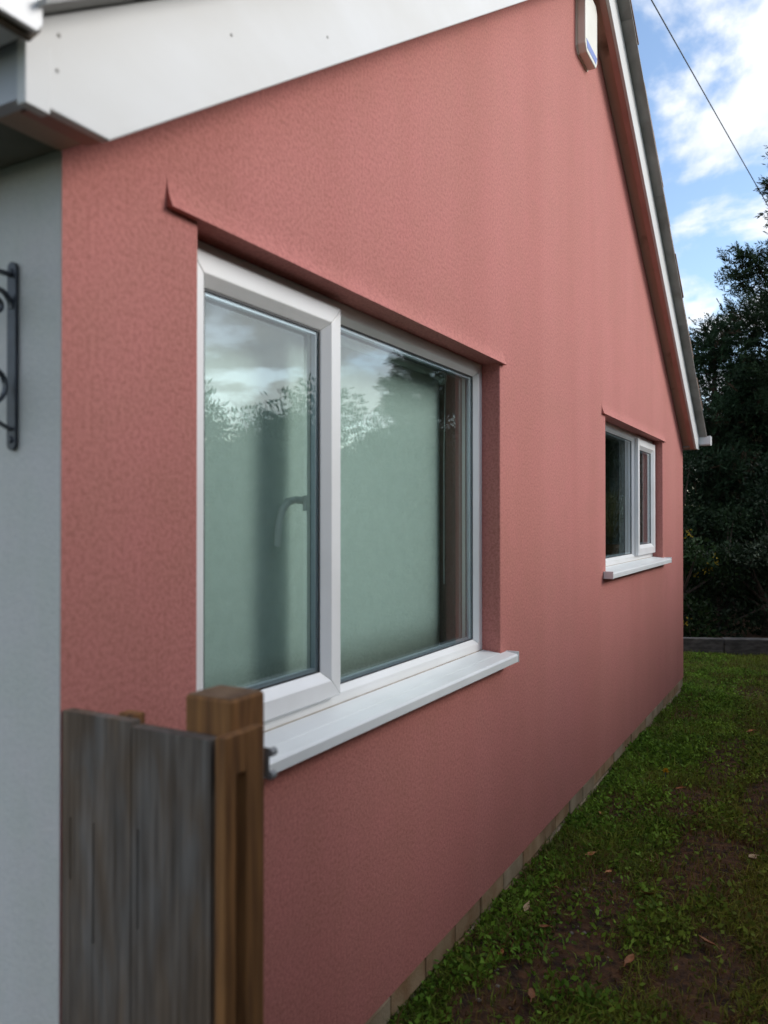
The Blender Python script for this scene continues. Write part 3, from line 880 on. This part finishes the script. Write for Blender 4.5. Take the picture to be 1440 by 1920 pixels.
z = gz(x, y) - .003
hgt = rng.gamma(6, .0046, n) * (0.75 + .6*vnoise(x, y, 3.1, 8)) * np.where(y > -.3, 1.05, 1.0)
wd = rng.uniform(.0024, .0056, n) * (1 + .08*np.maximum(x - 3, 0))
a = rng.uniform(0, 2*math.pi, n); lean = rng.uniform(.35, 1.6, n)
dx, dy = np.cos(a), np.sin(a); sx, sy = -dy, dx
base = np.stack([x, y, z], 1)
mid = base + np.stack([dx*hgt*.25*lean, dy*hgt*.25*lean, hgt*.55], 1)
tip = base + np.stack([dx*hgt*.85*lean, dy*hgt*.85*lean, hgt*(1.0 - .30*lean)], 1)
sv_ = np.stack([sx*wd*.5, sy*wd*.5, np.zeros(n)], 1)
v = np.empty((n, 5, 3)); v[:, 0] = base - sv_; v[:, 1] = base + sv_; v[:, 2] = mid + sv_*.85; v[:, 3] = mid - sv_*.85; v[:, 4] = tip
k5 = np.arange(n)[:, None] * 5
F = np.concatenate([k5 + np.array([[0, 1, 2]]), k5 + np.array([[0, 2, 3]]), k5 + np.array([[3, 2, 4]])])
t = vnoise(x, y, 4.0, 11); dry = (rng.random(n) < (.10 + .6*np.clip(.80 - cover(x, y), 0, 1) + .3*np.clip(vnoise(x, y, 5.0, 12)-.45, 0, 1)*2))
c = np.stack([.098 + .095*t, .145 + .100*t, .020 + .012*t], 1) * rng.uniform(.45, 1.6, n)[:, None]
ol = np.clip((-y - .35) / .5, 0, 1)[:, None]; c = c * (1 - ol) + c * np.array([[1.12, .86, .95]]) * ol
c[dry] = np.array([[.19, .115, .040]]) * rng.uniform(.5, 1.2, dry.sum())[:, None]
gr = link('grass', np_mesh('grass', v.reshape(-1, 3), F, np.repeat(c, 5, 0)), M['grass'])
tag(gr, 'patchy short grass of the lawn', 'grass', None, 'stuff')

# broad-leaved weeds and clover, thickest along the foot of the wall
def wcover(x, y):
    k = np.clip((vnoise(x, y, 3.0, 21) - .22)*2.0, 0, 1) * (.30 + .70*np.exp(-np.maximum(-y - .30, 0)/.20))
    return np.clip(k, .08, 1) * np.clip(cover(x, y)*1.25, .05, 1)
x, y = scatter(210000, .9, 7.4, -1.3, .0, wcover)
x2, y2 = scatter(12000, 6.3, 8.2, -.2, 1.6, wcover)
x = np.concatenate([x, x2]); y = np.concatenate([y, y2]); n = len(x)
el = rng.uniform(.05, 1.0, n); a = rng.uniform(0, 2*math.pi, n)
d = np.stack([np.cos(a)*np.cos(el), np.sin(a)*np.cos(el), np.sin(el)], 1)
bz = gz(x, y) + rng.uniform(0, .034, n) * (.4 + 1.0*vnoise(x, y, 7.0, 33))
t = vnoise(x, y, 4.5, 31)
c = np.stack([.120 + .100*t, .235 + .130*t, .028 + .016*t], 1) * rng.uniform(.30, 1.5, n)[:, None]
ol = np.clip((-y - .35) / .5, 0, 1)[:, None]; c = c * (1 - ol) + c * np.array([[1.0, .72, .9]]) * ol
wm = leaves_mesh('weeds', np.stack([x, y, bz], 1), d, rng.uniform(.011, .032, n), rng.uniform(.007, .019, n), c)
wo = link('weeds', wm, M['grass']); tag(wo, 'bright green clover and weeds thick along the wall foot', 'weeds', None, 'stuff')

# pebbles at the bare patches
pv = MB()
for k in range(70):
    px, py, rx, ry = PATCH[[0, 0, 1, 3, 4, 5][k % 6]]
    X = px + rng.normal(0, rx*.5); Y = min(py + rng.normal(0, ry*.6), -.02); r = rng.uniform(.003, .010)
    Z = float(gz(np.array(X), np.array(Y))) + r*.2
    vs = []
    for (i, j) in ((0, 1), (1, 0), (2, 0), (3, 0), (4, 0), (5, 0), (0, -1)):
        if j: vs.append((X, Y, Z + j*r*.6))
        else:
            aa = (i-1) * 2*math.pi/5; rr = r * rng.uniform(.7, 1.3); vs.append((X + rr*math.cos(aa), Y + rr*math.sin(aa), Z + rng.uniform(-.2, .2)*r))
    pv.add(vs, [(0, 1+i, 1+(i+1) % 5) for i in range(5)] + [(6, 1+(i+1) % 5, 1+i) for i in range(5)])
po = pv.build('pebbles', M['pebble'], None, smooth=True); tag(po, 'small pale stones scattered in the bare earth', 'pebbles', None, 'stuff')

# fallen leaves
def leaf_mesh(name, L, W, curl, mat):
    n = 6; vs = []; fs = []
    for i in range(n + 1):
        s = i / n; w = W * math.sin(math.pi * min(.97, s*.94 + .03)) ** .8 * .5
        zc = curl * (s - .5) ** 2
        vs += [(s*L - L/2, -w, zc + curl*.35*w/W), (s*L - L/2, 0, zc - .002), (s*L - L/2, w, zc + curl*.5*w/W)]
    for i in range(n):
        b = i*3; fs += [(b, b+3, b+4, b+1), (b+1, b+4, b+5, b+2)]
    vs += [(-L/2 - L*.22, .002, .002), (-L/2 - L*.22, -.002, .002)]; k = len(vs); fs.append((k-2, k-1, 0, 2))
    m = bpy.data.meshes.new(name); m.from_pydata(vs, [], fs); m.materials.append(mat); m.shade_smooth(); return m
lm1 = leaf_mesh('fallen_leaf', .070, .034, .035, M['dry_leaf']); lm2 = leaf_mesh('fallen_leaf', .080, .036, .02, M['pale_leaf'])
spots = [(2.88, -.80, 1, 'pale tan fallen leaf lying on the open lawn beyond the bare earth'),
         (1.62, -.14, 0, 'upright curled brown leaf in the weeds by the near wall foot'),
         (1.83, -.22, 0, 'orange brown leaf on weeds near the bottom of the picture'),
         (1.93, -.12, 1, 'small pale leaf close to the plinth in the weeds'),
         (2.42, -.30, 0, 'rusty red leaf beside the long bare earth patch'),
         (2.15, -.16, 0, 'brown leaf at the edge of the weeds beside the plinth'),
         (4.15, -.47, 0, 'brown leaf out on the grass level with the far window'),
         (2.04, -.72, 0, 'brown leaf on dark grass at the lower right'),
         (2.55, -.19, 0, 'rust brown leaf between the weeds and the bare earth'), (3.05, -.12, 0, 'dark leaf by the pebbles close to the plinth'), (3.55, -.40, 0, 'brown leaf on the bare earth below the far window'), (1.45, -.30, 0, 'brown leaf nearest the bottom edge of the picture'), (2.3, -.48, 0, 'small rust leaf on the worn grass in mid lawn'), (3.25, -.58, 0, 'brown leaf on the grass right of the bare earth'), (5.0, -.62, 0, 'farthest brown leaf out on the lawn'), (1.78, -.52, 0, 'curled leaf low in the picture on olive grass'), (2.62, -.42, 1, 'pale leaf on the long bare earth patch')]
for (X, Y, kind, lab) in spots:
    o = link('fallen_leaf', lm2 if kind else lm1, None, None, (X, Y, float(gz(np.array(X), np.array(Y))) + random.uniform(.016, .028)), (random.uniform(-.35, .35), random.uniform(-.35, .35), random.uniform(0, 6.28)))
    s = random.uniform(.5, .95); o.scale = (s, s, s)
    tag(o, lab or 'small dry brown leaf half hidden in the grass', 'leaf', 'fallen leaves on the lawn')
# dandelion
dp = Vector((3.72, -.30, float(gz(np.array(3.72), np.array(-.30)))))
dnd = empty('dandelion', dp, 'single yellow dandelion in the grass past the bare earth', 'flower')
n = 60; a = rng.uniform(0, 2*math.pi, n); el = rng.uniform(.1, 1.3, n)
d = np.stack([np.cos(a)*np.cos(el), np.sin(a)*np.cos(el), np.sin(el)], 1)
link('flower_head', leaves_mesh('flower_head', np.tile([[0, 0, .055]], (n, 1)), d, np.full(n, .022), np.full(n, .006), np.tile([[.62, .36, .02]], (n, 1))), M['foliage'], dnd, dp)
MB().tube([dp, dp + Vector((.004, .003, .055))], .002, 6).build('stem', M['cable'], dnd)

# ------------------------------------------------------------------ sleepers edging the shrub bed
A = Vector((7.50, 1.70, 0)); Dv = Vector((.383, -.924, 0)); Nv = Vector((.924, .383, 0))
edge = empty('garden_edging', (8.1, .25, .1), 'low weathered grey sleeper edging at the far end of the lawn', 'edging')
s = 0
for k, Ls in enumerate((.92, 1.05, .88, 1.0, 1.1, .95)):
    a = A + Dv*s; b = A + Dv*(s + Ls - .008); s += Ls
    off = Nv * random.uniform(-.012, .012); top = .265 + random.uniform(-.012, .014)
    q = [a + off, b + off, b + off + Nv*.12, a + off + Nv*.12]
    vs = [(p.x, p.y, .0) for p in q] + [(p.x, p.y, top + (random.uniform(-.006, .006))) for p in q]
    MB().add(vs, [(0, 3, 2, 1), (4, 5, 6, 7), (0, 1, 5, 4), (1, 2, 6, 5), (2, 3, 7, 6), (3, 0, 4, 7)]).build('sleeper', M['sleeper'], edge, bevel=.010, seg=2)
q = [A + Nv*.10, A + Dv*5.9 + Nv*.10, A + Dv*5.9 + Nv*9, A + Nv*9]
bed = MB().add([(p.x, p.y, .19) for p in q], [(0, 1, 2, 3)]).build('flower_bed', M['soil']); tag(bed, 'dark earth of the bed behind the sleepers', None, None, 'structure')

# ------------------------------------------------------------------ trees
def conifer(name, loc, H, Rb, nf, seed, label, group, tint=(.024, .042, .018), zlow=.10):
    r = np.random.default_rng(seed)
    t = empty(name, loc, label, 'tree', group)
    L0 = Vector(loc)
    tr = MB().tube([L0 + Vector((0, 0, -.1)), L0 + Vector((.05, .02, H*.5)), L0 + Vector((0, 0, H*.97))], [.03*H*.5 + .04, .012*H + .02, .01], 8)
    nl = 105
    ends = []
    for k in range(nl):
        h = H * (zlow + (.97 - zlow) * (k + .5) / nl)
        f = 1 - h / H
        rr = Rb * (f ** .78) * r.uniform(.70, 1.22)
        a = k * 2.39996 + r.uniform(-.3, .3)
        e = L0 + Vector((math.cos(a)*rr, math.sin(a)*rr, h + rr*r.uniform(.10, .45)))
        b0 = L0 + Vector((0, 0, h - .1*rr))
        ends.append((b0, e))
        tr.tube([b0, b0.lerp(e, .5) + Vector((0, 0, -.05*rr)), e], [.010 + .012*f, .008, .003], 4, False)
    tr.build('trunk', M['bark'], t)
    # fronds: flat sprays along the limbs, denser to the outside
    m = nf
    li = r.integers(0, nl, m)
    w = np.array([(e - b).length for b, e in ends]); w = (w + .12) / (w + .12).sum()
    li = r.choice(nl, m, p=w)
    B = np.array([b for b, e in ends])[li]; E = np.array([e for b, e in ends])[li]
    u = r.random(m) ** .55
    ln = np.linalg.norm(E - B, axis=1)
    side = r.normal(size=(m, 3)); 
    cen = B + (E - B) * u[:, None] + side * (.05 + .16*ln*np.clip(1.05 - u*.75, .2, 1))[:, None] * np.array([[1, 1, .8]])
    out = (E - B) / ln[:, None] + r.normal(0, .55, (m, 3)) + np.array([[0, 0, .25]])
    out /= np.linalg.norm(out, axis=1)[:, None]
    flen = r.uniform(.13, .32, m) * (.80 + .035*H)
    # leaflets
    K = 14
    sidev = np.cross(out, r.normal(size=(m, 3))); sidev /= np.linalg.norm(sidev, axis=1)[:, None]
    bs, ds, Ls, Ws, cs = [], [], [], [], []
    mcol = np.array(tint)[None, :] * r.uniform(.55, 1.5, m)[:, None]
    brown = r.random(m) < .06; mcol[brown] = np.array([.05, .032, .018]) * r.uniform(.6, 1.2, brown.sum())[:, None]
    for j in range(K):
        s = (j + .5) / K
        sg = 1 if j % 2 else -1
        bs.append(cen + out * (flen * s * .85)[:, None])
        dd = out * .75 + sidev * sg * (.75 if j < K-1 else .0) + r.normal(0, .16, (m, 3)); dd /= np.linalg.norm(dd, axis=1)[:, None]
        ds.append(dd); Ls.append(flen * (.42 - .20*s) * r.uniform(.7, 1.25, m)); Ws.append(flen * .075 * r.uniform(.7, 1.3, m)); cs.append(mcol * r.uniform(.85, 1.15, m)[:, None])
    me = leaves_mesh('crown', np.concatenate(bs) - np.array(L0), np.concatenate(ds), np.concatenate(Ls), np.concatenate(Ws), np.concatenate(cs))
    link('crown', me, M['foliage'], t, loc)
    return t
def copy_tree(src, loc, rz, sc, label, group):
    n = src.copy(); COL.objects.link(n); n.location = loc; n.rotation_euler = (0, 0, rz); n.scale = (sc, sc, sc)
    n['label'] = label; n['group'] = group
    for ch in src.children:
        c = ch.copy(); COL.objects.link(c); c.parent = n
    return n
G1 = 'conifers at the end of the garden'
cA = conifer('conifer_tree', (13.42, -1.15, .1), 8.9, 2.25, 19000, 1, 'tallest dark conifer rising past the right edge of the picture', G1)
cB = conifer('conifer_tree', (12.4, .45, .1), 4.55, 1.75, 9000, 2, 'lower bushy conifer just behind the far eaves of the house', G1, (.022, .044, .020), .04)
copy_tree(cA, (15.6, .2, .1), 1.7, .52, 'distant dark conifer behind the two nearer conifers', G1)
copy_tree(cB, (13.0, 2.6, .1), 2.1, .95, 'dark conifer mostly hidden behind the house corner', G1)
copy_tree(cB, (14.6, -3.2, .1), .9, 1.1, 'dark conifer standing beyond the right edge of the picture', G1)
copy_tree(cA, (12.4, -5.2, .1), .6, .66, 'pointed conifer mirrored in the fixed pane of the near window', G1)

def leafy(name, loc, H, Rr, nl, seed, label, group, cat='shrub', tint=(.022, .040, .014), lsize=.055, extra=None, zc=.55, trunk_h=.25, lumps=18, low=.35):
    """shrub or broadleaf tree: forked stems and leaves gathered in uneven clumps"""
    r = np.random.default_rng(seed)
    t = empty(name, loc, label, cat, group)
    L0 = np.array(loc)
    cl = r.normal(size=(lumps, 3)); cl /= np.linalg.norm(cl, axis=1)[:, None]
    cl *= (r.random(lumps) ** .4)[:, None] * np.array([[Rr*.78, Rr*.78, H*(1-zc)*.80]])
    cl += L0 + np.array([0, 0, H*zc])
    cl[:, 2] = np.where(r.random(lumps) < low, L0[2] + .22*H*r.random(lumps), cl[:, 2])
    cr_ = r.uniform(.26, .46, lumps) * Rr
    st = MB()
    for k in range(lumps):
        b = Vector(L0) + Vector((r.uniform(-.05, .05), r.uniform(-.05, .05), -.05)); m_ = Vector(L0) + Vector((0, 0, H*trunk_h)); e = Vector(cl[k])
        st.tube([b, m_ + Vector((r.uniform(-.06, .06), r.uniform(-.06, .06), 0)), m_.lerp(e, .6), e], [.012*H + .008, .010*H + .006, .006*H + .003, .003], 5, False)
    st.build('stem', M['bark'], t)
    li = r.integers(0, lumps, nl)
    d = r.normal(size=(nl, 3)); d /= np.linalg.norm(d, axis=1)[:, None]
    rad = r.random(nl) ** .45
    p = cl[li] + d * (rad * cr_[li])[:, None] * np.array([[1.1, 1.1, .85]])
    p[:, 2] = np.maximum(p[:, 2], L0[2] + .03)
    dd = d * .7 + r.normal(0, .6, (nl, 3)) + np.array([[0, 0, .15]]); dd /= np.linalg.norm(dd, axis=1)[:, None]
    c = np.array(tint)[None] * r.uniform(.55, 1.5, nl)[:, None] * (.8 + .5*r.random(lumps))[li][:, None]
    L_ = lsize * r.uniform(.7, 1.35, nl); W_ = L_ * r.uniform(.38, .58, nl)
    link('crown', leaves_mesh('crown', p - L0, dd, L_, W_, c), M['foliage'], t, loc)
    if extra:
        nm, col, cnt, sz = extra
        # clusters near the front of some clumps
        q, qd = [], []
        for k in range(cnt):
            j = r.integers(0, lumps); dv = np.array([-.8, -.15, .45]) + r.normal(0, .45, 3); dv /= np.linalg.norm(dv)
            cc = cl[j] + dv * cr_[j] * 1.05
            for _ in range(11):
                q.append(cc + r.normal(0, .030, 3)); qd.append(r.normal(size=3))
        q = np.array(q); qd = np.array(qd); qd /= np.linalg.norm(qd, axis=1)[:, None]; m_ = len(q)
        link(nm, leaves_mesh(nm, q - L0, qd, sz * r.uniform(.7, 1.3, m_), sz * .55 * r.uniform(.7, 1.2, m_), np.array(col)[None] * r.uniform(.7, 1.2, m_)[:, None]), M['foliage'], t, loc)['kind'] = 'stuff'
    return t
G2 = 'shrubs behind the sleeper edging'
leafy('shrub', (8.95, .42, .18), 1.75, .72, 5200, 11, 'shrub with yellow flowers close to the far house corner', G2, tint=(.020, .040, .012), extra=('flower_cluster', (.42, .30, .03), 12, .036))
leafy('shrub', (9.75, .05, .18), 1.85, .80, 5200, 12, 'plain dark green shrub between the yellow flowered and pale leaved shrubs', G2, tint=(.015, .030, .011))
leafy('shrub', (9.35, -.45, .18), 1.35, .62, 4200, 13, 'shrub with pale grey green leaf tips at the right edge', G2, tint=(.018, .030, .014), extra=('pale_leaf_tip', (.15, .18, .12), 11, .045))
leafy('shrub', (9.85, -1.45, .18), 1.7, .75, 3500, 14, 'dark shrub just beyond the right edge of the picture', G2, tint=(.016, .030, .011))
leafy('shrub', (9.2, 1.75, .18), 1.7, .75, 3500, 15, 'dark shrub hidden behind the far house corner', G2, tint=(.016, .030, .011))
leafy('shrub', (10.6, .8, .18), 2.5, .95, 5200, 16, 'tall dark shrub at the back of the bed beneath the conifers', G2, tint=(.012, .024, .010))
leafy('shrub', (10.9, -.6, .18), 2.6, 1.0, 5200, 17, 'broad dark shrub at the foot of the tallest conifer', G2, tint=(.012, .024, .010))
G3 = 'trees along the side boundary mirrored in the window'
for k, (X, Y, H, Rr) in enumerate(((4.2, -5.3, 2.9, 1.2), (5.9, -5.2, 3.2, 1.25), (7.5, -5.4, 3.0, 1.2), (9.2, -5.2, 3.75, 1.35), (10.7, -5.6, 3.0, 1.1), (14.8, -6.2, 3.6, 1.5))):
    leafy('boundary_tree', (X, Y, .05), H, Rr, 13000, 40 + k, 'round leafy tree seen as a reflection in the near window', G3, 'tree', tint=(.030, .052, .018), lsize=.062, zc=.5, trunk_h=.22, lumps=22, low=.1)

G4 = 'hedge bushes added beside the lawn to shade the wall'
hproto = None  # bushes added outside the frame to block light from lower wall and lawn
for k in range(11):
    X = -2.6 + 1.12*k; H = (3.5 if X < 2.2 else 2.65 + .12*math.sin(k*1.7))
    lab = 'dense dark hedge bush added out of frame to shade the lower wall'
    if hproto is None: hproto = leafy('shading_hedge_bush', (X, -2.75, .05), 2.15, .85, 22000, 70, lab, G4, 'hedge', tint=(.018, .034, .012), lsize=.05, zc=.5, trunk_h=.2, lumps=40, low=.35)
    else:
        o = copy_tree(hproto, (X, -2.75 + .12*math.sin(k*2.3), .05), k*1.9, 1, lab, G4); o.scale = (1, 1, H/2.15)
# ------------------------------------------------------------------ overhead cable
pts = []
P0, P1 = Vector((-14, 2.6, 6.9)), Vector((40, -3.1, 6.9))
for k in range(61):
    s = k / 60; p = P0.lerp(P1, s); p.z -= 1.6 * s * (1 - s); pts.append(p)
cb = MB().tube(pts, .0065, 6).build('overhead_cable', M['cable'], None, smooth=True); tag(cb, 'thin dark overhead cable crossing the sky into the conifer', 'cable')
